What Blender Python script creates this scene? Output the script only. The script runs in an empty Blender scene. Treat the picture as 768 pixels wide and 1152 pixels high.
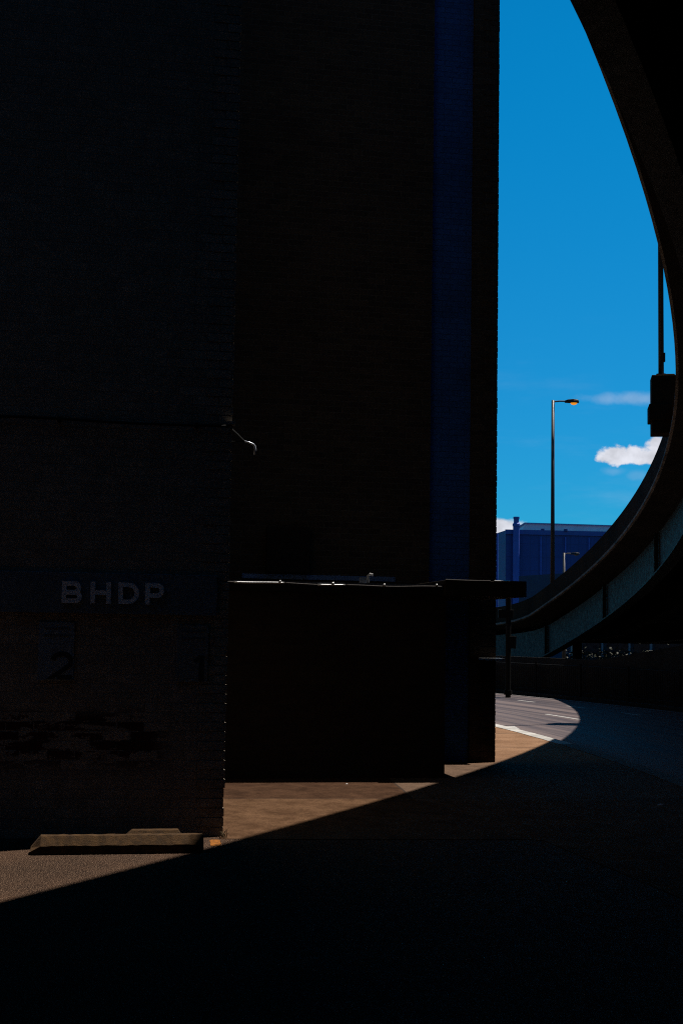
import bpy, bmesh, math, random
from mathutils import Vector, Matrix
random.seed(7)
S = bpy.context.scene
COL = S.collection
R = math.radians

# ------------------------------------------------------------------ camera
F, PW, PH, EYE = 1600.0, 768.0, 1152.0, 1.6
PITCH, ROLL = R(5.04), R(0.9)
_f = Vector((0, math.cos(PITCH), math.sin(PITCH)))
_r0 = Vector((1, 0, 0)); _u0 = _r0.cross(_f)
_r = _r0 * math.cos(ROLL) + _u0 * math.sin(ROLL)
_u = _u0 * math.cos(ROLL) - _r0 * math.sin(ROLL)
CAM = Vector((0, 0, EYE))
cd = bpy.data.cameras.new('camera'); cam = bpy.data.objects.new('camera', cd); COL.objects.link(cam)
M = Matrix((_r, _u, -_f)).transposed().to_4x4(); M.translation = CAM
cam.matrix_world = M
cd.sensor_fit = 'VERTICAL'; cd.sensor_height = 36; cd.lens = 50.0
cd.clip_end = 6000; cd.clip_start = 0.05
S.camera = cam

def ray(u, v): return _f + _r * ((u - PW / 2) / F) - _u * ((v - PH / 2) / F)
def at(u, v, d):                       # survey point: sight line to forward distance d
    q = ray(u, v); return CAM + q * (d / q.y)
def on_ground(u, v, z=0.0):
    q = ray(u, v); return CAM + q * ((z - EYE) / q.z)

# ------------------------------------------------------------------ mesh helpers
class MB:
    def __init__(s): s.v = []; s.f = []
    def add(s, vs, fs):
        n = len(s.v); s.v += [tuple(x) for x in vs]; s.f += [tuple(i + n for i in q) for q in fs]; return s
    def box(s, x0, x1, y0, y1, z0, z1):
        return s.add([(x0,y0,z0),(x1,y0,z0),(x1,y1,z0),(x0,y1,z0),(x0,y0,z1),(x1,y0,z1),(x1,y1,z1),(x0,y1,z1)],
            [(0,3,2,1),(4,5,6,7),(0,1,5,4),(1,2,6,5),(2,3,7,6),(3,0,4,7)])
    def tube(s, pts, r, n=10, cap=True):
        pts = [Vector(p) for p in pts]; rs = r if isinstance(r, (list, tuple)) else [r] * len(pts)
        vs = []; prev = None
        for i, p in enumerate(pts):
            t = (pts[min(i+1, len(pts)-1)] - pts[max(i-1, 0)]).normalized()
            a = prev if prev is not None else (Vector((0,0,1)) if abs(t.z) < .9 else Vector((1,0,0)))
            a = (a - t * a.dot(t)).normalized(); b = t.cross(a); prev = a
            for k in range(n):
                w = 2 * math.pi * k / n
                vs.append(p + (a * math.cos(w) + b * math.sin(w)) * rs[i])
        fs = []
        for i in range(len(pts) - 1):
            for k in range(n):
                k2 = (k + 1) % n
                fs.append((i*n+k, i*n+k2, (i+1)*n+k2, (i+1)*n+k))
        if cap:
            fs.append(tuple(reversed(range(n)))); fs.append(tuple(range((len(pts)-1)*n, len(pts)*n)))
        return s.add(vs, fs)
    def prism(s, poly, axis, a0, a1):   # polygon swept along an axis: 'x' poly=(y,z); 'y' poly=(x,z); 'z' poly=(x,y)
        n = len(poly); vs = []
        for a in (a0, a1):
            for p, q in poly:
                vs.append({'x': (a, p, q), 'y': (p, a, q), 'z': (p, q, a)}[axis])
        fs = [tuple(range(n)), tuple(reversed(range(n, 2*n)))]
        for k in range(n):
            k2 = (k+1) % n; fs.append((k, n+k, n+k2, k2))
        return s.add(vs, fs)
    def sweep(s, rows, closed=True, caps=True):   # rows of equal point lists
        n = len(rows[0]); vs = [p for row in rows for p in row]; fs = []
        for i in range(len(rows) - 1):
            for k in range(n if closed else n - 1):
                k2 = (k+1) % n
                fs.append((i*n+k, i*n+k2, (i+1)*n+k2, (i+1)*n+k))
        if closed and caps:
            fs.append(tuple(reversed(range(n)))); fs.append(tuple(range((len(rows)-1)*n, len(rows)*n)))
        return s.add(vs, fs)
    def sheet(s, pts):
        from mathutils.geometry import tessellate_polygon
        return s.add(pts, tessellate_polygon([[Vector(p) for p in pts]]))
    def build(s, name, mat, parent=None, loc=None, rz=None, smooth=False, bevel=0):
        me = bpy.data.meshes.new(name); me.from_pydata(s.v, [], s.f); me.update()
        bm = bmesh.new(); bm.from_mesh(me); bmesh.ops.recalc_face_normals(bm, faces=bm.faces[:])
        if smooth:
            for f in bm.faces: f.smooth = True
        bm.to_mesh(me); bm.free()
        if mat: me.materials.append(mat)
        o = bpy.data.objects.new(name, me); COL.objects.link(o)
        if parent: o.parent = parent
        if loc is not None: o.location = loc
        if rz is not None: o.rotation_euler.z = rz
        if bevel:
            b = o.modifiers.new('bevel', 'BEVEL'); b.width = bevel; b.segments = 2; b.limit_method = 'ANGLE'
        return o

def tag(o, label=None, cat=None, group=None, kind=None):
    if label: o['label'] = label
    if cat: o['category'] = cat
    if group: o['group'] = group
    if kind: o['kind'] = kind
    return o
def empty(name, loc=(0,0,0), rz=0, label=None, cat=None, group=None):
    o = bpy.data.objects.new(name, None); COL.objects.link(o); o.location = loc; o.rotation_euler.z = rz
    o.empty_display_size = .2
    return tag(o, label, cat, group)
def copy_tree(o, parent=None):
    c = o.copy(); COL.objects.link(c); c.parent = parent
    for ch in [x for x in o.children]: copy_tree(ch, c)
    return c

# ------------------------------------------------------------------ node helpers
class NT:
    def __init__(s, nt): s.nt = nt; s.n = nt.nodes; s.l = nt.links
    def new(s, t, **kw):
        n = s.n.new(t)
        for k, v in kw.items(): setattr(n, k, v)
        return n
    def put(s, sock, val):
        if isinstance(val, bpy.types.NodeSocket): s.l.new(val, sock)
        elif val is not None: sock.default_value = val
    def math(s, op, a, b=None, c=None, clamp=False):
        n = s.new('ShaderNodeMath', operation=op, use_clamp=clamp)
        s.put(n.inputs[0], a); s.put(n.inputs[1], b); s.put(n.inputs[2], c); return n.outputs[0]
    def mix(s, fac, a, b, mode='MIX'):
        n = s.new('ShaderNodeMix', data_type='RGBA', blend_type=mode)
        s.put(n.inputs[0], fac)
        s.put(n.inputs[6], a if isinstance(a, bpy.types.NodeSocket) else (*a, 1))
        s.put(n.inputs[7], b if isinstance(b, bpy.types.NodeSocket) else (*b, 1)); return n.outputs[2]
    def noise(s, vec, scale, detail=4, rough=.55, dist=0):
        n = s.new('ShaderNodeTexNoise'); s.put(n.inputs['Vector'], vec); n.inputs['Scale'].default_value = scale
        n.inputs['Detail'].default_value = detail; n.inputs['Roughness'].default_value = rough
        n.inputs['Distortion'].default_value = dist; return n.outputs['Fac']
    def range(s, v, a, b, c=0., d=1., smooth=True):
        n = s.new('ShaderNodeMapRange', interpolation_type='SMOOTHSTEP' if smooth else 'LINEAR')
        s.put(n.inputs[0], v); s.put(n.inputs[1], a); s.put(n.inputs[2], b); s.put(n.inputs[3], c); s.put(n.inputs[4], d); return n.outputs[0]
    def xyz(s, v):
        n = s.new('ShaderNodeSeparateXYZ'); s.put(n.inputs[0], v); return n.outputs
    def comb(s, x, y, z=0.):
        n = s.new('ShaderNodeCombineXYZ'); s.put(n.inputs[0], x); s.put(n.inputs[1], y); s.put(n.inputs[2], z); return n.outputs[0]
    def bump(s, h, strength=.3, dist=.02, normal=None):
        n = s.new('ShaderNodeBump'); n.inputs['Strength'].default_value = strength; n.inputs['Distance'].default_value = dist
        s.put(n.inputs['Height'], h)
        if normal: s.put(n.inputs['Normal'], normal)
        return n.outputs[0]

def material(name):
    m = bpy.data.materials.new(name); m.use_nodes = True
    t = NT(m.node_tree); b = m.node_tree.nodes['Principled BSDF']
    return m, t, b
def obj_co(t): return t.new('ShaderNodeTexCoord').outputs['Object']

def plain(name, col, rough=.7, spec=.3, metal=0., var=.25, scale=6., bump=.0, col2=None, emit=None):
    m, t, b = material(name); co = obj_co(t)
    n1 = t.noise(co, scale, 6, .6); n2 = t.noise(co, scale * 7, 4, .6)
    w = t.math('ADD', t.math('MULTIPLY', n1, .7), t.math('MULTIPLY', n2, .3))
    lo = tuple(c * (1 - var) for c in col); hi = tuple(min(1, c * (1 + var)) for c in (col2 or col))
    t.put(b.inputs['Base Color'], t.mix(t.range(w, .3, .7), lo, hi))
    t.put(b.inputs['Roughness'], t.range(n2, .2, .8, max(.05, rough - .12), min(1, rough + .12)))
    b.inputs['Specular IOR Level'].default_value = spec; b.inputs['Metallic'].default_value = metal
    if bump: t.put(b.inputs['Normal'], t.bump(n2, bump, .01))
    if emit:
        b.inputs['Emission Color'].default_value = (*emit[:3], 1); b.inputs['Emission Strength'].default_value = emit[3]
    return m

def brick_mat(name, c1, c2, mortar, painted=None, peel=False, spec=.15):
    m, t, b = material(name); co = obj_co(t); x, y, z = t.xyz(co)
    vec = t.comb(t.math('SUBTRACT', x, y), z)
    def bt(a, bb, mo):
        n = t.new('ShaderNodeTexBrick'); t.put(n.inputs['Vector'], vec)
        n.inputs['Scale'].default_value = 1; n.inputs['Brick Width'].default_value = .215; n.inputs['Row Height'].default_value = .0755
        n.inputs['Mortar Size'].default_value = .0055; n.inputs['Mortar Smooth'].default_value = .35; n.inputs['Bias'].default_value = 0
        n.inputs['Color1'].default_value = (*a, 1); n.inputs['Color2'].default_value = (*bb, 1); n.inputs['Mortar'].default_value = (*mo, 1); return n
    br = bt(c1, c2, mortar); rnd = bt((0,0,0), (1,1,1), (.5,.5,.5))
    rv = t.new('ShaderNodeRGBToBW'); t.put(rv.inputs[0], rnd.outputs['Color']); rv = rv.outputs[0]
    fine = t.noise(co, 55, 5, .65); big = t.noise(co, 1.1, 5, .6); mid = t.noise(co, 6, 4, .6)
    col = t.mix(t.range(fine, .3, .75), t.mix(.35, br.outputs['Color'], (0,0,0)), br.outputs['Color'])
    col = t.mix(t.range(big, .42, .7, 0, .5), col, t.mix(1., col, (.55,.5,.48), 'MULTIPLY'))
    hgt = t.math('SUBTRACT', 1., br.outputs['Fac'])
    hgt = t.math('ADD', hgt, t.math('MULTIPLY', fine, .35))
    if painted:
        pc = t.mix(t.range(mid, .3, .7), tuple(c*.7 for c in painted), painted)
        pc = t.mix(t.math('MULTIPLY', rv, .45), pc, tuple(c*.55 for c in painted))
        pc = t.mix(t.range(t.noise(t.comb(t.math('MULTIPLY', x, 4.), y, t.math('MULTIPLY', z, 14.)), 1., 4, .7), .56, .72, 0, .6), pc, tuple(c*.35 for c in painted))
        pc = t.mix(t.range(big, .45, .75, 0, .55), pc, tuple(c*.62 for c in painted))
        pc = t.mix(t.math('MULTIPLY', br.outputs['Fac'], .35), pc, tuple(c*.45 for c in painted))
        keep = 1.0
        # bare brick where the paint stops near the corner (ragged, stepping with the bricks)
        edge = t.math('ADD', t.math('MULTIPLY', t.math('SUBTRACT', rv, .5), .18), t.math('MULTIPLY', t.math('SUBTRACT', big, .5), .5))
        lim = t.math('ADD', t.range(z, 3.6, 6.4, -.42, -.28), edge)
        bare = t.math('MULTIPLY', t.range(t.math('SUBTRACT', x, lim), -.01, .01), t.range(z, 3.25, 3.45))
        keep = 1.0
        if peel:
            bz = t.math('MULTIPLY', t.range(z, .44, .66), t.range(z, .92, 1.05, 1, 0))
            bx = t.math('MULTIPLY', t.range(x, -2.6, -2.2), t.range(x, -.62, -.38, 1, 0))
            pn = t.noise(t.comb(t.math('MULTIPLY', x, 1.6), y, t.math('MULTIPLY', z, 6.)), 1.5, 5, .6)
            score = t.math('ADD', t.math('MULTIPLY', rv, .30), t.math('ADD', pn, t.math('MULTIPLY', t.math('SUBTRACT', t.noise(co, 32, 5, .7), .5), .35)))
            pm = t.math('MULTIPLY', t.range(score, .66, .69), t.math('MULTIPLY', bz, bx))
            sc = t.range(t.noise(co, 3.3, 8, .75), .665, .69)     # scattered chips
            pm = t.math('MAXIMUM', pm, t.math('MULTIPLY', sc, .8))
            keep = t.math('MULTIPLY', keep, t.math('SUBTRACT', 1., pm))
        bcol = t.mix(br.outputs['Fac'], t.mix(rv, (.13,.11,.085), (.21,.175,.14)), (.09,.085,.075))
        pc = t.mix(t.math('MULTIPLY', bare, .85), pc, bcol)
        col = t.mix(keep, col, pc)
    t.put(b.inputs['Base Color'], col); b.inputs['Roughness'].default_value = .85; b.inputs['Specular IOR Level'].default_value = spec
    t.put(b.inputs['Normal'], t.bump(hgt, .55, .008))
    return m

# ------------------------------------------------------------------ sun direction, world, sun lamp
EL, AZ = R(68.6), R(31.8)                      # AZ from +X towards +Y
SUN = Vector((math.cos(AZ)*math.cos(EL), math.sin(AZ)*math.cos(EL), math.sin(EL)))
w = bpy.data.worlds.new('World'); S.world = w; w.use_nodes = True; w.cycles.sampling_method = 'MANUAL'; w.cycles.sample_map_resolution = 2048
t = NT(w.node_tree); t.n.clear()
out = t.new('ShaderNodeOutputWorld'); bg = t.new('ShaderNodeBackground'); t.l.new(bg.outputs[0], out.inputs[0])
sky = t.new('ShaderNodeTexSky'); sky.sky_type = 'NISHITA'; sky.sun_disc = False
sky.sun_elevation = EL; sky.sun_rotation = math.pi/2 - AZ; sky.altitude = 200; sky.dust_density = .25; sky.ozone_density = 2.5
d = t.new('ShaderNodeTexCoord').outputs['Generated']; dx, dy, dz = t.xyz(d)
SKY_LOW, SKY_HIGH = (.058, .60, .95), (.009, .765, 1.10)
skc = t.mix(1., sky.outputs[0], t.mix(t.range(dz, .04, .42), SKY_LOW, SKY_HIGH), 'MULTIPLY')
front = t.math('GREATER_THAN', dy, .05); sy = t.math('MAXIMUM', dy, .05)
ca = t.math('DIVIDE', dx, sy); ce = t.math('DIVIDE', dz, sy)
def cloud(u, v, su, sv, k, soft, amp, flat=1.0):
    q = ray(u, v); a0, e0 = q.x/q.y, q.z/q.y
    vec = t.comb(ca, t.math('MULTIPLY', ce, 1.25))
    nz = t.math('SUBTRACT', t.noise(vec, k, 7, .58), .5)
    px = t.math('DIVIDE', t.math('SUBTRACT', ca, a0), su / F)
    py = t.math('DIVIDE', t.math('SUBTRACT', ce, e0), sv / F)
    py = t.math('MULTIPLY', py, t.range(py, -.3, .3, flat, 1.))
    rr = t.math('SQRT', t.math('ADD', t.math('MULTIPLY', px, px), t.math('MULTIPLY', py, py)))
    return t.math('MULTIPLY', t.range(t.math('ADD', rr, t.math('MULTIPLY', nz, amp)), 1 - soft, 1 + soft, 1, 0), front)
c1 = cloud(692, 514, 20, 12.5, 120, .20, 1.3, 1.35)
c1 = t.math('MAXIMUM', c1, cloud(716, 515, 26, 12, 120, .22, 1.3, 1.45))
c1 = t.math('MAXIMUM', c1, cloud(745, 508, 18, 17, 110, .22, 1.2, 1.3))
c2 = cloud(562, 597, 36, 13, 80, .25, 1.2)
c3 = t.math('MULTIPLY', cloud(722, 449, 52, 5.5, 55, .8, 1.9), .24)
c4 = t.math('MULTIPLY', t.math('MAXIMUM', cloud(690, 530, 12, 4, 70, .7, 1.8), cloud(716, 535, 11, 5, 70, .7, 1.8)), .10)
c5 = t.math('MULTIPLY', t.range(t.noise(t.comb(t.math('MULTIPLY', ca, 3.), t.math('MULTIPLY', ce, 14.)), 2.2, 6, .6), .5, .8), t.math('MULTIPLY', t.range(ce, .28, .02), .10))
CLOUD = (7.4, 7.6, 8.4)
cm = t.math('MAXIMUM', t.math('MAXIMUM', c1, c2), t.math('MAXIMUM', c3, t.math('MAXIMUM', c4, c5)))
cshade = t.noise(t.comb(ca, ce), 75, 4, .5)
ccol = t.mix(t.range(cshade, .3, .7), tuple(c*.8 for c in CLOUD), tuple(c*1.08 for c in CLOUD))
t.put(bg.inputs['Color'], t.mix(cm, skc, ccol)); bg.inputs['Strength'].default_value = .0575

ld = bpy.data.lights.new('sun', 'SUN'); ld.energy = 5.0; ld.angle = R(.53); ld.color = (1, .93, .84)
lo = bpy.data.objects.new('sun', ld); COL.objects.link(lo); lo.rotation_euler = SUN.to_track_quat('Z', 'Y').to_euler(); lo.location = (30, 15, 60)

S.view_settings.view_transform = 'Standard'; S.view_settings.look = 'None'; S.view_settings.gamma = 1; S.view_settings.exposure = .8
S.render.engine = 'CYCLES'; cy = S.cycles
cy.max_bounces = 5; cy.diffuse_bounces = 2; cy.glossy_bounces = 3; cy.transmission_bounces = 2; cy.caustics_reflective = False; cy.caustics_refractive = False
cy.use_denoising = False; cy.filter_width = 1.1

# ------------------------------------------------------------------ the street frame (building line)
O = Vector((-.91, 11.56, 0)); BA = R(10.8)
E1 = Vector((math.cos(BA), math.sin(BA), 0)); E2 = Vector((-math.sin(BA), math.cos(BA), 0))
def LW(x, y, z=0.): return O + E1 * x + E2 * y + Vector((0, 0, z))
def WL(p): q = p - O; return q.dot(E1), q.dot(E2)

# materials
M_paint = brick_mat('painted_brick', (.060,.016,.012), (.034,.011,.009), (.03,.026,.024), painted=(.215,.18,.14), peel=True)
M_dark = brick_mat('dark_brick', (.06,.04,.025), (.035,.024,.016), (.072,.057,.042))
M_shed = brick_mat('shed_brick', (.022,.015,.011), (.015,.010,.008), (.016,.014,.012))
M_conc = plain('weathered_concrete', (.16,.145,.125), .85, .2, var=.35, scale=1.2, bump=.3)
M_concd = plain('dark_concrete', (.016,.0135,.0105), .95, .05, var=.4, scale=.8, bump=.3)  # concrete with a very dark base colour
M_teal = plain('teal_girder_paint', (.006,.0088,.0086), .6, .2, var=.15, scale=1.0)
M_steel = plain('dull_grey_steel', (.08,.08,.08), .5, .4, var=.25, scale=8)
M_black = plain('dark_metal', (.006,.006,.006), .75, .08, var=.3, scale=8)
M_galv = plain('galvanised_metal', (.28,.28,.28), .38, .5, metal=.7, var=.25, scale=14)
M_bluepaint = plain('pale_painted_render', (.17,.185,.2), .8, .2, var=.15, scale=2, bump=.1)

# ------------------------------------------------------------------ ground
M_terr = plain('distant_ground', (.04,.036,.03), .95, .1, var=.35, scale=.05)
mb = MB(); g = 3000.
mb.add([(-g,-g,-.125),(g,-g,-.125),(g,g,-.125),(-g,g,-.125)], [(0,1,2,3)])
tag(mb.build('ground', M_terr), kind='structure')

RC = Vector((-80.5, 13.8, 0))                   # centre of the curving street
def rp(r, th, z=0.): return Vector((RC.x + r*math.cos(R(th)), RC.y + r*math.sin(R(th)), z))
TH = [-26 + i * .5 for i in range(0, 185)]

def arc_sheet(name, r0, r1, z, mat, ths=TH):
    mb = MB(); rows = [[rp(r0, a, z) - RC, rp(r1, a, z) - RC] for a in ths]
    mb.sweep(rows, closed=False); return mb.build(name, mat, loc=RC)

m, tt, b = material('street_asphalt'); co = obj_co(tt); x, y, z = tt.xyz(co)
rr = tt.math('SQRT', tt.math('ADD', tt.math('MULTIPLY', x, x), tt.math('MULTIPLY', y, y)))
th = tt.math('MULTIPLY', tt.math('ARCTAN2', y, x), 85.)
pol = tt.comb(tt.math('MULTIPLY', rr, 2.6), tt.math('MULTIPLY', th, .055))
st = tt.noise(pol, 1., 5, .62); st2 = tt.noise(tt.comb(tt.math('MULTIPLY', rr, 7.), tt.math('MULTIPLY', th, .12)), 1., 3, .6); fn = tt.noise(co, 60, 4, .7)
col = tt.mix(tt.range(st, .36, .62), (.042,.035,.038), (.112,.089,.086))
col = tt.mix(tt.range(st2, .60, .66, 0, .55), col, (0.0414, 0.0345, 0.0391))
col = tt.mix(tt.range(fn, .3, .7), tt.mix(.22, col, (0,0,0)), col)
tt.put(b.inputs['Base Color'], col); tt.put(b.inputs['Roughness'], tt.range(st, .3, .7, .5, .8)); b.inputs['Specular IOR Level'].default_value = .04
tt.put(b.inputs['Normal'], tt.bump(fn, .25, .006)); M_road = m
tag(arc_sheet('road', 84.6, 91.5, -.1, M_road), kind='structure')

M_line = plain('worn_white_road_paint', (.24,.23,.215), .7, .3, var=.3, scale=9)
def dash(r, wid, a0, a1):
    n = max(2, int(abs(a1 - a0) / .15) + 1)
    return [[rp(r - wid/2, a0 + (a1-a0)*i/n, -.096) - RC, rp(r + wid/2, a0 + (a1-a0)*i/n, -.096) - RC] for i in range(n + 1)]
def ang(u, v): p = on_ground(u, v, -.1) - RC; return math.degrees(math.atan2(p.y, p.x))
mb = MB()
a_b0, a_b1 = ang(620, 803.5), ang(651, 809.5); per = 6.1
for k in range(-5, 5):
    mb.sweep(dash(87.5, .11, a_b0 - k*per, a_b1 - k*per), closed=False)
a_a = ang(597, 789)
for k in range(-8, 9):
    mb.sweep(dash(89.7, .11, a_a + k*2.05 - .35, a_a + k*2.05 + .35), closed=False)
tag(mb.build('lane_markings', M_line, loc=RC), kind='structure')
mb = MB(); mb.sweep(dash(91.25, .1, -25, 60), closed=False)
tag(mb.build('road_edge_line', plain('faded_edge_paint', (0.138, 0.129, 0.124), .8, .2, var=.4, scale=5), loc=RC), kind='structure')

# asphalt lot (slab up to the kerb)
m, tt, b = material('lot_asphalt'); co = obj_co(tt)
n1 = tt.noise(co, 1.3, 6, .6); n2 = tt.noise(co, 85, 3, .7); n3 = tt.noise(co, 9, 5, .65)
vor = tt.new('ShaderNodeTexVoronoi'); tt.put(vor.inputs['Vector'], co); vor.inputs['Scale'].default_value = 75
col = tt.mix(tt.range(n1, .35, .65), (.009,.0042,.0024), (.025,.0125,.007))
col = tt.mix(tt.range(n3, .3, .7), tt.mix(.3, col, (0,0,0)), col)
col = tt.mix(tt.range(tt.noise(co, 120, 2, .8), .55, .63, 0, 1), col, (.18,.115,.075))
tt.put(b.inputs['Base Color'], col); tt.put(b.inputs['Roughness'], tt.range(n3, .3, .7, .8, .95)); b.inputs['Specular IOR Level'].default_value = .06
tt.put(b.inputs['Normal'], tt.bump(tt.math('ADD', n2, vor.outputs['Distance']), .6, .008)); M_lot = m
arc = [rp(84.35, a) for a in TH if a < 42]
mb = MB(); vs = [Vector((-45, arc[0].y - 20, 0)), arc[0] - Vector((0, 20, 0))] + arc + [Vector((-45, arc[-1].y, 0))]
mb.sheet(vs)
tag(mb.build('parking_lot', M_lot), kind='structure')

# pavement
m, tt, b = material('pavement_concrete'); co = obj_co(tt); x, y, z = tt.xyz(co)
n1 = tt.noise(co, .9, 6, .62, .4); n2 = tt.noise(co, 70, 4, .7); n3 = tt.noise(co, 7, 6, .7)
st = tt.noise(tt.comb(tt.math('MULTIPLY', x, 1.8), tt.math('MULTIPLY', y, 1.3)), 1.9, 9, .74, .4)
def joint(val, pos, wd=.013):
    jit = tt.math('MULTIPLY', tt.math('SUBTRACT', tt.noise(co, 9, 3, .6), .5), .02)
    return tt.range(tt.math('ABSOLUTE', tt.math('ADD', tt.math('SUBTRACT', val, pos), jit)), wd*.5, wd*1.5, 1, 0)
ry = tt.math('ADD', y, tt.math('MULTIPLY', x, .05))
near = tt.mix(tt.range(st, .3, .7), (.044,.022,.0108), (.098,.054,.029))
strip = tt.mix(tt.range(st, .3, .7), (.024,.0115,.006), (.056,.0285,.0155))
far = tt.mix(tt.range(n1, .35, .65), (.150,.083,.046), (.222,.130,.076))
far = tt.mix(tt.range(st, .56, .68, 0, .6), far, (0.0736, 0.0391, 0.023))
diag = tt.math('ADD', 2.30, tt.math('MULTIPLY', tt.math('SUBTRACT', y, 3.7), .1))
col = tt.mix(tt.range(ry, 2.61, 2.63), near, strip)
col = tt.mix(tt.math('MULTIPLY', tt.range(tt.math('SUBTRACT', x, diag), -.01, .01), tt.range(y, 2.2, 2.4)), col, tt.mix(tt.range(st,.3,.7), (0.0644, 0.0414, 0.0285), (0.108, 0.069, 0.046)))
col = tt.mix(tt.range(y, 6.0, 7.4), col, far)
col = tt.mix(tt.range(n3, .58, .72, 0, .55), col, (0.024, 0.0144, 0.0104))
col = tt.mix(tt.range(n2, .3, .65), tt.mix(.5, col, (0,0,0)), col)
j = joint(ry, 2.62, .009)
j = tt.math('MAXIMUM', j, tt.math('MULTIPLY', joint(tt.math('SUBTRACT', x, diag), 0., .011), tt.range(y, 2.5, 2.6)))
for yy in (9.0, 12.05, 15.2, 18.3): j = tt.math('MAXIMUM', j, tt.math('MULTIPLY', joint(tt.math('ADD', y, tt.math('MULTIPLY', x, -.02)), yy, .028 if yy < 12 else .05), tt.range(x, 4.2, 4.3)))
for xx in (5.35,): j = tt.math('MAXIMUM', j, tt.math('MULTIPLY', joint(x, xx, .012), tt.range(y, 12.0, 12.1)))
for yy in (-3.2, -.4): j = tt.math('MAXIMUM', j, tt.math('MULTIPLY', joint(y, yy, .011), tt.range(x, 2.5, 2.6)))
col = tt.mix(tt.math('MULTIPLY', j, .85), col, (.022,.016,.013))
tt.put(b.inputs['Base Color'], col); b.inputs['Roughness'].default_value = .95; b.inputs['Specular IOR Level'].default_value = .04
hh = tt.math('SUBTRACT', tt.math('ADD', n2, tt.math('MULTIPLY', n3, .6)), tt.math('MULTIPLY', j, 1.5))
tt.put(b.inputs['Normal'], tt.bump(hh, .45, .007)); M_pave = m
Minv = (Matrix.Translation(O) @ Matrix.Rotation(BA, 4, 'Z')).inverted()
pts = [LW(-.03,4.2), LW(-.03,-.15), LW(.3,-.2), LW(.9,-.27), LW(2.45,-.395), LW(2.53,-.46), LW(2.56,-3.02), LW(2.62,-9), LW(2.7,-30)]
pts += [rp(84.36, a) for a in TH if -13 < a < 34] + [LW(4.0, 30)]
vs = [Minv @ p for p in pts]
for v in vs: v.z = .005
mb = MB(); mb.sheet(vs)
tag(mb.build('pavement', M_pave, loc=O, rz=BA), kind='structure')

# kerb
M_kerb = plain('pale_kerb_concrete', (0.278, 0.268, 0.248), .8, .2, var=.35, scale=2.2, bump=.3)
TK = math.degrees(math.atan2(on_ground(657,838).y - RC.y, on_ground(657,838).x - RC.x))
M_kerbd = plain('shaded_kerb_concrete', (.06,.052,.045), .9, .1, var=.4, scale=2.2, bump=.3)  # darker copy for the shaded run, shade put into its colour
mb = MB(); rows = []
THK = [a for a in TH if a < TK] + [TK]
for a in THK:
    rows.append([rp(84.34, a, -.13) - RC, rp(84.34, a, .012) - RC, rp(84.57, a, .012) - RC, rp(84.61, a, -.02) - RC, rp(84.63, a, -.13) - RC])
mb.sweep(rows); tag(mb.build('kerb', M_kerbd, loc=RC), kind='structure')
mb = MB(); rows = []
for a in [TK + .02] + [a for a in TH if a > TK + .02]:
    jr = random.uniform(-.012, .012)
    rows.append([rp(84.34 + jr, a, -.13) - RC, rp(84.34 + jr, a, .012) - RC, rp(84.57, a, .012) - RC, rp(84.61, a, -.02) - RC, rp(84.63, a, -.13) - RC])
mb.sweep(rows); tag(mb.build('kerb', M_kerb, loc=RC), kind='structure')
# dirty gutter patches of old white paint on the pavement beside the kerb
mb = MB(); p = [on_ground(562,818), on_ground(578,817.2), on_ground(584,820.5), on_ground(571,821.5)]
mb.add([q + Vector((0,0,.0095)) for q in p], [(0,1,2,3)])
tag(mb.build('white_pavement_marking', M_line), kind='structure')
M_yel = plain('worn_orange_yellow_paint', (.15,.05,.002), .8, .2, var=.75, scale=30)
mb = MB(); p = [(-.118,-.21),(-.098,-.195),(-.05,-.205),(-.046,-.26),(-.055,-.33),(-.05,-.39),(-.066,-.47),(-.07,-.53),(-.09,-.545),(-.10,-.50),(-.118,-.53),(-.145,-.52),(-.14,-.42),(-.128,-.35),(-.13,-.28)]
mb.sheet([LW(px, py, .004) for px, py in p])
tag(mb.build('yellow_ground_marking', M_yel), kind='structure')

# ------------------------------------------------------------------ left painted building
lb = empty('brick_building', O, BA, 'pale painted brick building with peeling patches, blue sign band above its parking blocks', 'building')
rg = random.Random(3)
mb = MB(); mb.box(-16, -.003, 0, 6.4, -.1, 27.0)  # wall raised far above the view to block sky light
for k in range(355):                            # the worn, uneven bricks of the corner
    z0 = k * .0755 + .006; L_ = .215 if k % 2 else .105
    mb.box(-L_, rg.uniform(.0, .011), -.003 - rg.uniform(0, .003), .1 if k % 2 else .2, z0, z0 + .066)
mb.build('wall', M_paint, lb)
mb = MB(); zz = [(-16 + .25*i, -.03 + .004*math.sin(i*1.7), 3.303 + .006*math.sin(i*.9)) for i in range(64)] + [(-.02,-.03,3.306)]
mb.tube(zz, .011, 8); 
for i in range(8): mb.box(-.3 - i*1.1, -.275 - i*1.1, -.034, -.001, 3.28, 3.325)
mb.build('conduit', M_black, lb)
mb = MB(); mb.box(-.04, .022, -.05, .03, 3.318, 3.345); mb.build('corner_bracket', M_conc, lb)
mb = MB()
mb.tube([(.0,.06,3.30),(.05,.05,3.255),(.10,.04,3.205),(.112,.04,3.196)], .009, 8)
mb.tube([(-.01,.06,3.19),(.05,.05,3.19),(.10,.04,3.197)], .007, 8)
mb.build('lamp_arm', M_black, lb)
mb = MB(); mb.tube([(.105,.04,3.200),(.15,.03,3.188),(.185,.03,3.174),(.198,.03,3.158),(.203,.03,3.13),(.199,.03,3.09)], [.006,.007,.008,.0085,.009,.010], 12)
mb.build('bent_pipe', plain('bright_metal', (.34,.37,.43), .3, .5, metal=.3, var=.1), lb, smooth=True)

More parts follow.
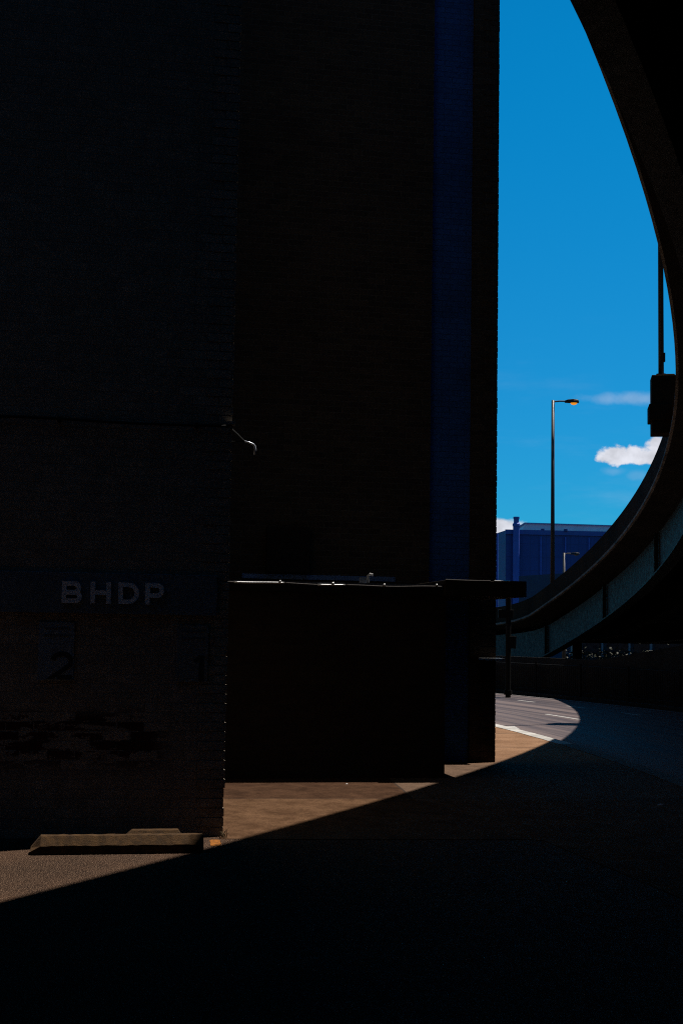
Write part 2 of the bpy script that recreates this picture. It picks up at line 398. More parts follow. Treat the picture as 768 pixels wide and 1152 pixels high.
# sign band with letters
sg = empty('wall_sign', LW(0, -.002, 0), BA, 'long dark blue sign band with raised pale letters on painted brick wall', 'sign')
M_band = plain('slate_blue_sign_paint', (.075,.095,.11), .6, .3, var=.2, scale=3)
mb = MB(); mb.box(-9, -.09, -.034, -.002, 1.757, 2.082); mb.build('panel', M_band, sg, bevel=.004)
M_let = plain('pale_letter_metal', (.45,.46,.47), .5, .4, var=.12, scale=10)
def ribbon(pts, wd, closed=False):
    pts = [Vector((p[0], p[1])) for p in pts]; n = len(pts); Lf = []; Rt = []
    for i in range(n):
        a = pts[i-1] if (i or closed) else None; c = pts[(i+1) % n] if (i < n-1 or closed) else None
        d0 = (pts[i]-a).normalized() if a is not None else (c-pts[i]).normalized()
        d1 = (c-pts[i]).normalized() if c is not None else d0
        n0 = Vector((-d0.y, d0.x)); n1 = Vector((-d1.y, d1.x)); mm = (n0+n1).normalized()
        k = wd/2 / max(.35, mm.dot(n0)); Lf.append(pts[i] + mm*k); Rt.append(pts[i] - mm*k)
    return Lf, Rt
def stroke(mb, pts, wd, y0, y1, ox=0, oz=0, closed=False):
    Lf, Rt = ribbon(pts, wd, closed)
    rows = []
    for l, r in zip(Lf, Rt):
        rows.append([(ox+l.x, y0, oz+l.y), (ox+r.x, y0, oz+r.y), (ox+r.x, y1, oz+r.y), (ox+l.x, y1, oz+l.y)])
    if closed: rows.append(rows[0])
    mb.sweep(rows, caps=not closed)
def bowl(x0, xr, z0, z1, n=9):
    r = (z1 - z0) / 2; zc = (z0 + z1) / 2; pts = [(x0, z1)]
    rx = min(r, xr - x0); pts.append((xr - rx, z1))
    for i in range(1, n): a = math.pi/2 - math.pi*i/n; pts.append((xr - rx + rx*math.cos(a), zc + r*math.sin(a)))
    pts += [(xr - rx, z0), (x0, z0)]; return pts
h, wv = .172, .036; e = wv/2
def letter(ch, ox, wid):
    mb = MB(); y0, y1 = -.062, -.034
    X0, X1, Z0, Z1 = e, wid - e, e, h - e
    if ch == 'H':
        mb.box(ox, ox+wv, y0, y1, 1.838, 1.838+h); mb.box(ox+wid-wv, ox+wid, y0, y1, 1.838, 1.838+h)
        mb.box(ox+wv, ox+wid-wv, y0, y1, 1.838+h/2-e, 1.838+h/2+e)
    if ch in 'BDP': mb.box(ox, ox+wv, y0, y1, 1.838, 1.838+h)
    if ch == 'D': stroke(mb, bowl(wv, X1, Z0, Z1), wv, y0, y1, ox, 1.838)
    if ch == 'P': stroke(mb, bowl(wv, X1, h*.42, Z1), wv, y0, y1, ox, 1.838)
    if ch == 'B':
        stroke(mb, bowl(wv, X1 - .008, h*.5, Z1), wv, y0, y1, ox, 1.838); stroke(mb, bowl(wv, X1, Z0, h*.5 - .004), wv, y0 - .001, y1, ox, 1.838)
    mb.build('letter', M_let, sg)
for ch, ox, wid in (('B',-1.322,.158),('H',-1.098,.160),('D',-.880,.164),('P',-.668,.150)): letter(ch, ox, wid)

# numbered parking plates
def plate(x0, x1, z0, z1, num, col, label):
    pl = empty('parking_sign', LW((x0+x1)/2, -.002, z0), BA, label, 'sign', 'numbered parking plates on the painted wall')
    hw = (x1-x0)/2; H_ = z1 - z0
    mb = MB(); mb.box(-hw, hw, -.014, -.002, 0, H_); mb.build('plate', plain('plate_paint', col, .45, .4, var=.12, scale=6), pl, bevel=.006)
    dark = plain('plate_black', (.012,.012,.011), .6, .3, var=.2)
    mb = MB()
    if num == '2':
        pts = [(-.075,.115)]
        for i in range(0, 11):
            a = R(170 - i*20.5); pts.append((.062*math.cos(a)*1.15, .145 + .058*math.sin(a)))
        pts = pts[1:] + [(-.072, .018), (.08, .018)]
        stroke(mb, pts, .036, -.018, -.0142, hw - .095, .01)
    else:
        mb.box(hw - .075, hw - .035, -.018, -.0142, .012, .215); stroke(mb, [(-.05,.165),(-.012,.205)], .03, -.0175, -.0142, hw - .06, 0)
    mb.build('number', dark, pl)
    mb = MB()
    for zt in (.045, .1):
        mb.box(-hw*.7, hw*(.7 if zt < .05 else .75), -.017, -.0142, H_ - zt - .014, H_ - zt)
    mb.build('heading_bar', plain('faded_plate_print', (.045,.05,.06), .6, .3), pl)
    for zb in (.02, H_ - .02): MB().tube([(0,-.0142,zb),(0,-.019,zb)], .008, 8).build('bolt', M_galv, pl)
plate(-1.488, -1.208, 1.224, 1.689, '2', (.105,.125,.145), 'pale blue parking plate with a black 2 in its lower corner, below the big letters')
plate(-.406, -.148, 1.222, 1.682, '1', (.10,.10,.095), 'dull grey parking plate with a black 1 in its corner near the wall end')

# ------------------------------------------------------------------ tall building
tb = empty('tall_brick_building', O, BA, 'tall dark brick tower with one blue-grey vertical band near its right edge', 'building')
mb = MB(); mb.box(-16, 3.36, 6.574, 42, -.1, 40); mb.box(3.925, 4.27, 6.574, 42, -.1, 40); mb.box(3.36, 3.925, 6.70, 42, -.1, 40)  # height and depth extended out of view to block sky light
for k in range(int(40/.0755)):
    z0 = k*.0755 + .006; L_ = .215 if k % 2 else .105
    mb.box(4.27 - L_, 4.272 + rg.uniform(0, .005), 6.569 - rg.uniform(0,.003), 6.68 if k % 2 else 6.8, z0, z0 + .066)
mb.build('wall', M_dark, tb)
M_band2 = brick_mat('blue_painted_brick', (.024,.095,.29), (.02,.08,.24), (.016,.06,.17))
mb = MB(); mb.box(3.362, 3.923, 6.640, 6.698, -.05, 39.9); mb.build('painted_band', M_band2, tb)
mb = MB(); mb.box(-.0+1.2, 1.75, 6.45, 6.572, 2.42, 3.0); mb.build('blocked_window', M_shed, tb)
mb = MB(); mb.box(4.0, 4.34, 6.40, 6.566, 1.335, 1.362); mb.build('meter_shelf', M_galv, tb); MB().box(4.06, 4.24, 6.46, 6.566, 1.08, 1.3345).build('meter_box', M_black, tb)

# ------------------------------------------------------------------ shed with canopy
sd = empty('brick_shed', O, BA, 'low dark brick shed with metal gutter and flat canopy at foot of tower', 'shed')
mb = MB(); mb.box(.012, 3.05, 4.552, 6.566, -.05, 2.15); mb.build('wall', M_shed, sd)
M_roof = plain('blue_grey_roof_felt', (.03,.036,.05), .55, .4, var=.2, scale=5)
mb = MB(); mb.prism([(4.43,2.225),(6.565,2.27),(6.565,2.21),(4.43,2.16)], 'x', .013, 2.975); mb.build('roof', M_roof, sd)
rows = []; rg2 = random.Random(11)
gx = [.013 + i*.06 for i in range(50)]
def sag(x): return 2.197 + .006*math.sin(x*2.1 + .4) + .004*math.sin(x*7.3)
M_dull = plain('dull_edge_metal', (.02,.016,.014), .75, .2, var=.4, scale=12)
def lip(x0, x1, mat, r=.012):
    k = max(2, int((x1-x0)/.04)); xs = [x0 + (x1-x0)*i/k for i in range(k+1)]
    MB().tube([(x, 4.405 - .006*math.sin(x*5), sag(x)) for x in xs], r, 10).build('gutter_lip', mat, sd, smooth=True)
for a, bb_, mt in ((.02,.55,M_dull),(.552,1.12,M_galv),(1.122,1.50,M_dull),(1.502,1.82,M_galv),(1.822,2.955,M_dull)): lip(a, bb_, mt, .012 if mt == M_galv else .009)  # bright and dull pieces put the broken sun glint into the lip colour
mb = MB(); rows = [[(x,4.412,sag(x)-.012),(x,4.43,sag(x)-.09),(x,4.545,sag(x)-.09),(x,4.545,sag(x)-.012)] for x in gx]
mb.sweep(rows); mb.build('gutter', M_black, sd)
for x, rk in ((1.073,.015),(1.68,.019),(2.277,.017),(2.895,.016)):
    mb = MB(); rows = []
    for i in range(7):
        w_ = math.pi*i/6; rows.append([(x + rk*math.sin(w_)*math.cos(2*math.pi*k/10), 4.40 + rk*math.sin(w_)*math.sin(2*math.pi*k/10), sag(x) + .014 + rk*1.2*math.cos(w_)) for k in range(10)])
    mb.sweep(rows); mb.build('gutter_bolt', M_galv, sd, smooth=True)
MB().box(.9, 2.9, 6.545, 6.571, 2.335, 2.395).build('wall_flashing', plain('slate_blue_flashing', (.10,.17,.32), .6, .2), sd)
mb = MB(); mb.tube([(2.13,4.6,2.24),(2.13,4.6,2.315),(2.15,4.58,2.335),(2.175,4.56,2.325)], .016, 10); mb.box(2.03,2.10,4.55,4.62,2.23,2.295); mb.build('vent_pipe', M_galv, sd)
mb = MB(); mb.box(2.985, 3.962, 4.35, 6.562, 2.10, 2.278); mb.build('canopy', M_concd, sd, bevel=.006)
mb = MB(); mb.tube([(x, 4.347, 2.279 + .002*math.sin(x*9)) for x in [2.985 + .0488*i for i in range(12)]], .008, 8); mb.build('drip_edge', M_dull, sd); MB().tube([(3.57,4.347,2.281),(3.66,4.347,2.280),(3.76,4.347,2.279)], .009, 8).build('drip_edge', M_galv, sd); MB().tube([(3.765,4.347,2.278),(3.955,4.347,2.277)], .008, 8).build('drip_edge', M_dull, sd)  # bright middle piece paints the sun glint on this edge

# ------------------------------------------------------------------ parking blocks, weeds, litter
M_block = plain('rough_parking_block_concrete', (.035,.0175,.0055), .9, .15, var=.55, scale=18, bump=.7)
mb = MB(); pr = [(0,0),(.17,0),(.17,.045),(.139,.124),(.05,.124),(.0,.06)]; q = random.Random(128); rows = []
for i in range(31):
    if i == 0: x, k = -1.48, .35
    else: x, k = -1.41 + 1.178*(i-1)/29, 1
    rows.append([(x, a + q.uniform(-.002,.002), z*k + (q.uniform(-.003,.003) if z else 0)) for a, z in pr])
mb.sweep(rows); o = mb.build('parking_block', M_block, None, LW(0, -.865, .004), BA)
tag(o, 'long weathered concrete parking block with a sunlit top at the foot of the painted wall', 'parking block')
mb = MB(); q = random.Random(5)
lo_ = [(-.83,-.03),(-.33,-.03),(-.33,.13),(-.83,.13)]; up_ = [(-.735,.025),(-.385,.025),(-.385,.10),(-.735,.10)]
rows = [[(x_, y_, z_) for x_, y_ in ring_] for ring_, z_ in ((lo_, 0), ([(a_*.98+c_*.02, b_*.98+d_*.02) for (a_, b_), (c_, d_) in zip(lo_, up_)], .03), (up_, .112))]
mb.sweep(rows); o = mb.build('concrete_chunk', M_block, None, LW(0, -.46, .003), BA, bevel=.006)
tag(o, 'short low concrete piece with sloped ends behind the long parking block', 'concrete block')
mb = MB(); q = random.Random(9)
for i in range(22):
    a = q.uniform(-2.6, .4); l = q.uniform(.03, .10); bx, by = q.uniform(-.03,.03), q.uniform(-.015,.015)
    tip = (bx + math.cos(a)*l*.7, by + math.sin(a)*l*.5, l*.8)
    mb.tube([(bx,by,0),((bx+tip[0])/2*1.1,(by+tip[1])/2,l*.55),tip], [.0022,.0018,.0006], 4)
o = mb.build('weed_tuft', plain('dry_weed', (.13,.10,.055), .8, .2, var=.3), None, LW(-.005, -.09, .004), BA)
tag(o, 'tuft of dry weeds at the foot of the painted wall corner', 'weed')
p = on_ground(742, 906, .004)
mb = MB(); q = random.Random(2)
ring = []
for i in range(9):
    a = i/9*2*math.pi; ring.append((.03*math.cos(a)+q.uniform(-.006,.006), .022*math.sin(a), q.uniform(.0,.004)))
mb.add([(0,0,.02)] + ring + [(0.004,.0,.006)], [(0,i+1,(i+1)%9+1) for i in range(9)] + [(10,(i+1)%9+1,i+1) for i in range(9)])
o = mb.build('litter_scrap', plain('pale_paper', (.2,.24,.32), .6, .3), None, p); tag(o, 'tiny scrap of litter on the shaded pavement near the kerb', 'litter')
p = on_ground(390, 882, .006)
mb = MB(); mb.add([(-.012,-.01,0),(.014,-.006,.001),(.01,.012,.0),(-.009,.01,.002),(0,0,.009)], [(0,1,4),(1,2,4),(2,3,4),(3,0,4)])
o = mb.build('litter_scrap', plain('white_paper', (.45,.44,.42), .6, .3), None, p); tag(o, 'tiny white scrap of paper on the sunlit pavement below the shed', 'litter')

# ------------------------------------------------------------------ the curved ramp
PC = [-4.2291, 16.7414, -4.4238, -1.3564, .2959]; ZC = [10.1583, -2.5327, -.8332]
def ctr(d):
    q = d/30; return Vector((sum(c*q**i for i, c in enumerate(PC)), d, sum(c*q**i for i, c in enumerate(ZC))))
stations = [ctr(-22 + .8*i) for i in range(int(75/.8)+1)]
hd = (stations[-1] - stations[-2]); head = math.atan2(hd.y, hd.x); gr = -.15
p = stations[-1].copy()
for i in range(70):
    head += R(.55); gr *= .74
    p = p + Vector((math.cos(head)*.9, math.sin(head)*.9, gr*.9)); stations.append(p.copy())
NS = []
for i in range(len(stations)):
    T = stations[min(i+1, len(stations)-1)] - stations[max(i-1, 0)]; T.z = 0; T.normalize(); NS.append(Vector((T.y, -T.x, 0)))
def kd(y): return 1 - .27*min(1, max(0, (y - 24)/26))
def kg(y): return 1 - .07*min(1, max(0, (y - 24)/26))
def sweep_part(prof, i0=0, i1=None, step=1, kf=kd):
    rows = []
    for i in range(i0, i1 or len(stations), step):
        rows.append([stations[i] + NS[i]*a + Vector((0,0,z*kf(stations[i].y))) for a, z in prof])
    return MB().sweep(rows)
rm = empty('road_ramp', (0,0,0), 0, 'dark curving elevated road ramp with concrete parapet and teal girder overhead', 'viaduct')
WID = 9.6
M_par = plain('near_black_concrete', (.020,.013,.007), .95, .03, var=.45, scale=.9, bump=.3)  # near-black base colour for the outer parapet and plinth
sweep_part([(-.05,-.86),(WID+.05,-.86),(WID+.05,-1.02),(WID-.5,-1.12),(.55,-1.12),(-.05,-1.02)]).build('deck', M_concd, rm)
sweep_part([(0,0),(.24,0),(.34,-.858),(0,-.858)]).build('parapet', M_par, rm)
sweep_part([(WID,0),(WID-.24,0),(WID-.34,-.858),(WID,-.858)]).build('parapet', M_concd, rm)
sweep_part([(-.052,-.862),(-.10,-.875),(-.105,-.965),(-.052,-.985)]).build('parapet_lip', plain('lightened_lip_concrete', (.10,.085,.07), .8, .25, var=.8, scale=1.3), rm)  # lip lightened to stand in for the sky light it catches
for a in (.62, 3.6, 6.7, WID - .62):
    lf = a < 1; zb = -2.28 if lf else -1.72; kf = kg if lf else kd
    gm = sweep_part([(a-.012,-1.13),(a+.012,-1.13),(a+.012,zb),(a+.17,zb-.005),(a+.17,zb-.05),(a-.17,zb-.05),(a-.17,zb-.005),(a-.012,zb)], kf=kf)
    i = 3
    while i < len(stations):
        s, n = stations[i], NS[i]; T = Vector((-n.y, n.x, 0))
        for sg_ in (-1, 1):
            c = s + n*(a + sg_*.08); vs = []
            for zz in (-1.14, zb+.005):
                for dx, dy in ((-.06,-.012),(.06,-.012),(.06,.012),(-.06,.012)): vs.append(c + n*dx + T*dy + Vector((0,0,zz*kf(s.y))))
            gm.add(vs, [(0,1,2,3),(7,6,5,4),(0,4,5,1),(1,5,6,2),(2,6,7,3),(3,7,4,0)])
        i += 9
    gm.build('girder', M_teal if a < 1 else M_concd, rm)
for i in range(3, len(stations), 9):
    s, n = stations[i], NS[i]; T = Vector((-n.y, n.x, 0)); vs = []
    for zz in (-1.2, -1.55):
        for aa, tt_ in ((.72,-.09),(WID-.72,-.09),(WID-.72,.09),(.72,.09)): vs.append(s + n*aa + T*tt_ + Vector((0,0,zz*kd(s.y))))
    MB().add(vs, [(0,1,2,3),(7,6,5,4),(0,4,5,1),(1,5,6,2),(2,6,7,3),(3,7,4,0)]).build('cross_beam', M_concd, rm)
def station_near(y): return min(range(len(stations)), key=lambda k: abs(stations[k].y - y) if k < 94 else 1e9)
for yy, insets in ((-8, (2.2, 8.3)), (22, (6.3, 9.6)), (50.3, (.95, 8.6))):
    if yy > 40:
        for a in insets:
            i = station_near(yy); c = stations[i] + NS[i]*a; MB().tube([(c.x,c.y,-.2),(c.x,c.y,stations[i].z-2.32*kd(yy))], .17, 20).build('column', M_concd, rm)
        continue
    i = station_near(yy); s, n = stations[i], NS[i]; T = Vector((-n.y, n.x, 0)); vs = []
    for zz, k in ((-2.34, 0), (-3.0, .0)):
        for aa, tt_ in ((insets[0]-.9,-.4),(insets[1]+.9,-.4),(insets[1]+.9,.4),(insets[0]-.9,.4)): vs.append(s + n*aa + T*tt_ + Vector((0,0,zz*kd(s.y))))
    MB().add(vs, [(0,1,2,3),(7,6,5,4),(0,4,5,1),(1,5,6,2),(2,6,7,3),(3,7,4,0)]).build('pier_cap', M_concd, rm)
    for a in insets:
        c = s + n*a; MB().tube([(c.x,c.y,-.2),(c.x,c.y,s.z-2.99*kd(s.y))], .16 if yy > 40 else .4, 20).build('column', M_concd, rm)
# lamp plinth bulging from the parapet
i = station_near(31.0); s, n = stations[i], NS[i]; ANG = math.atan2(n.y, n.x)
base = s - n*.22
def plinth_box(mb, x0, x1, hw, z0, z1):
    T = Vector((-n.y, n.x, 0)); vs = []
    for zz in (z0, z1):
        for dx, dy in ((x0,-hw),(x1,-hw),(x1,hw),(x0,hw)): vs.append(s + n*dx + T*dy + Vector((0,0,zz)))
    return mb.add(vs, [(0,1,2,3),(7,6,5,4),(0,4,5,1),(1,5,6,2),(2,6,7,3),(3,7,4,0)])
mb = MB(); plinth_box(mb, -.42, .1, .3, -.56, .72); plinth_box(mb, -.48, .099, .34, -.28, .08); plinth_box(mb, -.2, .08, .2, .70, .76)
mb.build('lamp_plinth', M_par, rm, bevel=.015)

# unseen deck added behind and over the viewpoint to block sky light
hw = empty('added_overhead_deck', (3.2, 10.8, 0), R(38), 'broad unseen concrete deck added overhead to darken the near end of the street', 'viaduct')
MB().box(-75, 75, -36, -.3, 13.6, 14.7).build('deck', M_concd, hw)
MB().box(-75, 75, -.32, .0, 14.55, 15.4).build('parapet', M_concd, hw)
for x in (-56, -28, 27, 54):
    for y in (-32, -17): MB().tube([(x,y,-.2),(x,y,13.65)], .7, 20).build('column', M_concd, hw)

def block(name, x0, x1, y0, y1, h, label, win=True):  # unseen buildings added around the street to deepen the shade
    e = empty(name, ((x0+x1)/2, (y0+y1)/2, 0), 0, label, 'building'); hx, hy = (x1-x0)/2, (y1-y0)/2
    MB().box(-hx, hx, -hy, hy, -.2, h).build('wall', M_dark, e)
    MB().box(-hx-.1, hx+.1, -hy-.1, hy+.1, h, h+.4).build('cornice', M_concd, e)
    return e
block('added_block_right', 27, 42, -32, 84, 12.5, 'long unseen brick building added across the street to block sky light')
block('added_block_left', -32, -17, -32, 7.5, 13, 'unseen brick building added left of the parking lot to block sky light')
block('added_block_rear', -60, 60, -50, -35, 13, 'unseen brick building added behind the parking lot to block sky light')

# masts and street lamps
M_mast = plain('dark_mast_paint', (.022,.02,.019), .5, .35, var=.25, scale=4)
b0 = s - n*.2 + Vector((0,0,.76))
mm = empty('light_mast', b0, 0, 'tall dark mast rising from the box on the ramp parapet', 'mast')
MB().tube([(0,0,0),(0,0,6.2),(0,0,12.4)], [.062,.055,.045], 14).build('pole', M_mast, mm, smooth=True)
MB().tube([(0,0,.002),(0,0,.03)], .11, 14).build('base_plate', M_mast, mm)
MB().box(.052, .085, -.04, .04, .3, .5).build('handhole_cover', M_mast, mm)

M_amber = plain('amber_lamp_lens', (.8,.33,.03), .35, .4, var=.1, emit=(1.0,.33,.02,.45))
def street_lamp(base, hgt, arm, head, lit, label, rad):
    sl = empty('street_lamp', base, 0, label, 'street lamp', 'street lamps beyond the ramp parapet')
    MB().tube([(0,0,0),(0,0,hgt*.5),(0,0,hgt)], [rad*1.25,rad,rad*.85], 12).build('pole', M_steelpole, sl, smooth=True)
    MB().tube([(0,0,.0),(0,0,.22)], rad*1.9, 12).build('base', M_steelpole, sl)
    MB().tube([(0,0,hgt-.06),(arm*.5,0,hgt-.03),(arm,0,hgt-.03)], rad*.42, 8).build('arm', M_steelpole, sl)
    mb = MB(); x0 = arm - .05
    prof = [(0,.02,.045),(.12,.09,.085),(head*.6,.14,.1),(head*.92,.13,.08),(head,.07,.03)]
    rows = [[(x0+x, -w_, hgt-.05), (x0+x, -w_*.8, hgt-.05+h_), (x0+x, w_*.8, hgt-.05+h_), (x0+x, w_, hgt-.05), (x0+x, w_*.8, hgt-.09), (x0+x, -w_*.8, hgt-.09)] for x, w_, h_ in prof]
    hd_ = mb.sweep(rows).build('lamp_head', M_mast, sl, bevel=.01)
    mb = MB(); rows = [[(x0+head*(.42+.09*k), -.1*q_, hgt-.088), (x0+head*(.42+.09*k), -.07*q_, hgt-.088-.075*q_), (x0+head*(.42+.09*k), .07*q_, hgt-.088-.075*q_), (x0+head*(.42+.09*k), .1*q_, hgt-.088)] for k, q_ in enumerate((.3,.8,1,1,.85,.5))]
    mb.sweep(rows).build('lens', M_amber if lit else M_steel, hd_)
M_steelpole = plain('brown_grey_lamp_steel', (.035,.03,.028), .5, .35, var=.25, scale=5)
p = at(621, 654, 54.5); street_lamp(Vector((p.x, p.y, p.z - .75)), 205/1600*54.5 + .78, .5, .55, True, 'tall street lamp with amber lens, its arm reaching right against the sky', .072)
p = at(634, 647, 85); street_lamp(Vector((p.x, p.y, -.12)), p.z + .12 + 25/1600*85, .42, .55, False, 'smaller distant street lamp in front of the blue building', .09)

# underside lamp
i = station_near(53.5); s2, n2_ = stations[i], NS[i]
p = at(738, 711, 62)
ub = empty('tunnel_lamp', p, 0, 'small glowing lamp hanging beneath the dark ramp', 'lamp')
MB().box(-.14, .14, -.1, .1, .02, .1).build('housing', M_black, ub, bevel=.01)
MB().box(-.115, .115, -.085, .085, -.03, .0195).build('lens', plain('warm_lamp_glass', (.8,.7,.55), .4, .4, emit=(1,.72,.48,.55)), ub, bevel=.012)
MB().tube([(0,0,.1),(0,0,.8)], .012, 6).build('hanger', M_black, ub)

# ------------------------------------------------------------------ far side of the street
M_wall = plain('dark_wall_concrete', (.012,.0105,.009), .9, .12, var=.45, scale=.7, bump=.3)  # very dark base colour for the far wall and kerb
def wall_top(a): return min(2.6, 1.08 + .15*max(0, 16.9 - a))
rows = []
for a in [-20 + .5*i for i in range(120)]:
    zt = wall_top(a)
    rows.append([rp(91.75, a, -.13), rp(91.75, a, zt), rp(91.87, a, zt), rp(91.95, a, -.13)])
o = MB().sweep(rows).build('retaining_wall', M_wall); tag(o, 'low dark retaining wall along the far side of the curving street', 'wall')
mb = MB(); rows = [[rp(91.48, a, -.13), rp(91.48, a, .0), rp(91.74, a, .0), rp(91.74, a, -.13)] for a in TH if -20 < a < 39]
tag(mb.sweep(rows).build('far_kerb', M_wall), kind='structure')
# railing in front of the wall
rl = empty('street_railing', rp(91.64, 17, 0), 0, 'dark picket railing in front of the retaining wall across the street', 'railing')
B0 = rl.location.copy()
mb = MB(); a_s = [12 + .02*i for i in range(0, 540)]
for zt in (.12, .88): mb.tube([rp(91.64, a, zt) - B0 for a in a_s[::10]], .011, 6)
mb.build('rail', M_black, rl)
mb = MB()
for a in a_s[::4]:
    c = rp(91.64, a, 0) - B0; mb.tube([c + Vector((0,0,.12)), c + Vector((0,0,.88))], .008, 5)
mb.build('pickets', M_black, rl)
for a in a_s[::90]:
    c = rp(91.64, a, 0) - B0; MB().tube([c, c + Vector((0,0,.95))], .03, 8).build('post', M_black, rl)

c = on_ground(620.5, 778, -.0); 
o = MB().tube([c + Vector((0,0,-.1)), c + Vector((0,0,.9))], .035, 10).tube([c + Vector((0,0,.9)), c + Vector((0,0,.93))], .045, 10).build('marker_post', plain('pale_post', (.32,.33,.35), .6, .3, var=.2))
tag(o, 'slim pale post standing at the far kerb below the ramp', 'post')
c = rp(91.6, 20.0, 0); c = at(571, 779, 42.6); c.z = 0
sp = empty('signal_post', c, 0, 'dark steel post with a small control box, beside the tower corner', 'post')
MB().tube([(0,0,-.1),(0,0,2.9)], .08, 14).build('post', M_black, sp)
MB().tube([(0,0,-.02),(0,0,.12)], .12, 14).build('base', M_black, sp)
MB().box(.02, .22, -.16, -.02, 1.35, 1.72).build('control_box', M_black, sp, bevel=.01)
MB().box(-.3, .14, -.07, .07, 2.25, 2.5).build('sign_bracket', M_black, sp, bevel=.01)

# ------------------------------------------------------------------ far buildings
bb = empty('blue_office_building', at(568, 719, 200), 0, 'distant dark blue building with a pale rooftop storey and slim stack', 'building')
m, tt, b = material('navy_cladding'); co = obj_co(tt); x, y, z = tt.xyz(co)
pan = tt.new('ShaderNodeTexBrick'); tt.put(pan.inputs['Vector'], tt.comb(x, z)); pan.offset = 0
for k_, v_ in (('Scale',1),('Brick Width',1.15),('Row Height',1.9),('Mortar Size',.05),('Mortar Smooth',.2)): pan.inputs[k_].default_value = v_
pan.inputs['Color1'].default_value = (.022,.046,.18,1); pan.inputs['Color2'].default_value = (.019,.042,.165,1); pan.inputs['Mortar'].default_value = (.016,.034,.13,1)
tt.put(b.inputs['Base Color'], tt.mix(tt.range(tt.noise(co, .4, 4, .6), .3, .7, 0, .4), pan.outputs['Color'], (.02,.036,.13))); b.inputs['Roughness'].default_value = .6; b.inputs['Specular IOR Level'].default_value = .25
M_navy = m
K = 200/1600
zt = at(568, 596.5, 200).z
W_ = 30
mb = MB(); mb.add([(0,0,-2),(W_,2.2,-2),(W_,26,-2),(-2.6,24,-2),(0,0,zt),(W_,2.2,zt),(W_,26,zt),(-2.6,24,zt)], [(0,3,2,1),(4,5,6,7),(0,1,5,4),(1,2,6,5),(2,3,7,6),(3,0,4,7)])
bb.location.z = 0
mb.build('wall', M_navy, bb)
M_navy2 = plain('lighter_blue_panel', (.04,.075,.30), .5, .3, var=.15, scale=.6)
for u, wpx in ((607,1.6),(635,1.6),(662,1.6)):
    xx = (u-568)*K; MB().box(xx, xx+wpx*K, xx*.073-.14, xx*.073+.05, -2, zt-.8).build('pilaster', M_navy2, bb)
mb = MB(); mb.add([(-.1,-.25,zt-.55),(W_,1.95,zt-.55),(W_,2.3,zt-.55),(-.1,.05,zt-.55),(-.1,-.25,zt+.1),(W_,1.95,zt+.1),(W_,2.3,zt+.1),(-.1,.05,zt+.1)], [(0,3,2,1),(4,5,6,7),(0,1,5,4),(1,2,6,5),(2,3,7,6),(3,0,4,7)]); mb.build('parapet_band', plain('navy_band', (.035,.06,.22), .5, .3, var=.1, scale=.5), bb)
for u in (610, 636):
    xx = (u-568)*K; MB().tube([(xx,.4,zt),(xx,.4,zt+.32)], .28, 8).build('roof_cowl', M_navy, bb)
x0 = (575.5-568)*K; x1 = (583-568)*K; xc = (x0+x1)/2; rr_ = (x1-x0)/2
mb = MB(); mb.tube([(xc,-.5,-2),(xc,-.5,zt+.5),(xc,-.5,zt+.55),(xc,-.5,zt+.85),(xc,-.5,zt+1.05),(xc,-.5,zt+1.85)], [rr_,rr_,rr_*1.15,rr_*1.15,rr_*.8,rr_*.8], 14)
mb.tube([(xc,-.5,zt+1.6),(xc,-.5,zt+1.87)], rr_*.95, 14)
mb.build('stack', M_navy2, bb)
ph = MB(); px0 = (588-568)*K; z1 = zt + 1.25
ph.add([(px0,3,zt-.1),(W_-2,5,zt-.1),(W_-2,20,zt-.1),(px0,18,zt-.1),(px0+.7,3.3,z1),(W_-2,5.3,z1-.2),(W_-2,19,z1-.2),(px0+.7,17,z1)], [(0,3,2,1),(4,5,6,7),(0,1,5,4),(1,2,6,5),(2,3,7,6),(3,0,4,7)])
ph.build('rooftop_storey', plain('pale_grey_cladding', (.95,.50,.46), .6, .3, var=.1, scale=.5), bb)
ph = MB(); ph.add([(px0+.5,3.0,z1),(W_-2,5.0,z1-.2),(W_-2,19,z1-.2),(px0+.5,17,z1),(px0+.5,3.0,z1+.14),(W_-2,5.0,z1-.06),(W_-2,19,z1-.06),(px0+.5,17,z1+.14)], [(0,3,2,1),(4,5,6,7),(0,1,5,4),(1,2,6,5),(2,3,7,6),(3,0,4,7)])
ph.build('roof_edge', plain('grey_blue_roof_edge', (.2,.22,.3), .6, .3, var=.1), bb)
# guy cable and slim pole left of it
p0 = at(559, 640, 150); 
o = MB().tube([Vector((p0.x,p0.y,-.2)), Vector((p0.x,p0.y,at(559,600,150).z))], .11, 8).build('slim_pole', M_navy2); tag(o, 'slim blue pole just visible beyond the tower edge', 'pole')

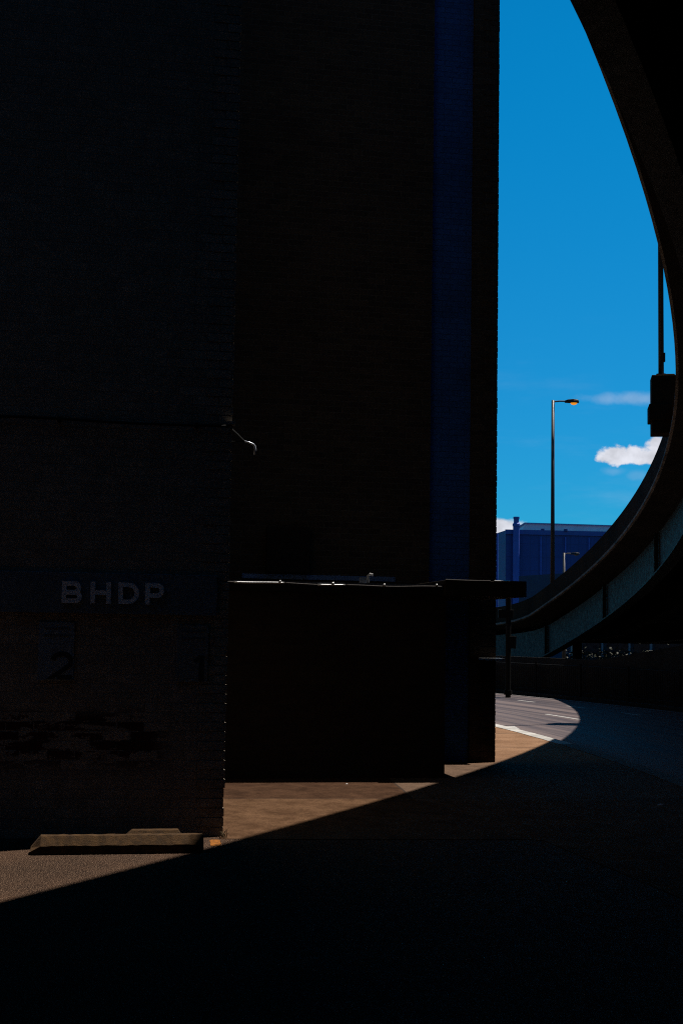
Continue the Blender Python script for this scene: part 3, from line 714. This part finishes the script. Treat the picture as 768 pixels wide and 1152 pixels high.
lowb = empty('low_warehouse', at(583, 719, 150), 0, 'low dark navy building in front of the taller blue one', 'building'); lowb.location.z = 0
k2 = 150/1600; za = at(583, 648, 150).z; zb = at(639, 635, 140).z
mb = MB(); mb.add([(0,0,-2),(9.5,-13,-2),(22,4,-2),(4,12,-2),(0,0,za),(9.5,-13,zb-.5),(22,4,zb),(4,12,za)], [(0,3,2,1),(4,5,6,7),(0,1,5,4),(1,2,6,5),(2,3,7,6),(3,0,4,7)])
mb.build('wall', plain('blue_black_siding', (.012,.02,.05), .6, .25, var=.2, scale=.4), lowb)

# city front seen under the ramp
cf = empty('shopfront_building', Vector((22, 96, 0)), R(-7), 'distant low shop building with pale piers, glimpsed under the ramp', 'building')
M_pier = plain('pale_city_stone', (.22,.23,.25), .7, .25, var=.2, scale=.4)
M_glass = plain('dark_shop_glass', (.012,.014,.018), .15, .5, var=.2, scale=.5)
MB().box(-6, 22, 0, 10, -1, 6).build('wall', plain('dim_city_wall', (.05,.055,.06), .7, .25, var=.3, scale=.4), cf)
q = random.Random(4); x = -5.6
while x < 21:
    ww = q.uniform(.9, 2.1); MB().box(x, x+ww, -.07, -.01, .75, 1.65).build('window', M_glass, cf)
    MB().box(x+ww+.06, x+ww+q.uniform(.16,.32), -.16, -.005, -.8, 1.8).build('pilaster', M_pier, cf); x += ww + .42
MB().box(-6, 22, -.2, -.006, 1.84, 2.05).build('fascia', M_pier, cf)
mb = MB(); q = random.Random(8)
for i in range(2600):
    x = q.uniform(-7, 12); y = q.uniform(-1.6, -.5); z = abs(q.gauss(.25, .25)); r_ = q.uniform(.04,.1)
    a, b_ = q.uniform(0,6.3), q.uniform(-.8,.8)
    v1 = Vector((math.cos(a), math.sin(a), b_))*r_; v2 = Vector((-math.sin(a), math.cos(a), q.uniform(-.8,.8)))*r_
    c = Vector((x, y, z)); mb.add([c-v1, c+v2, c+v1, c-v2], [(0,1,2,3)])
o = mb.build('low_hedge', plain('olive_hedge_leaf', (.012,.013,.004), .7, .2, var=.4, scale=2), None, Vector((22,96,.4)), R(-7)); tag(o, 'low olive hedge in front of the distant shop building', 'hedge')
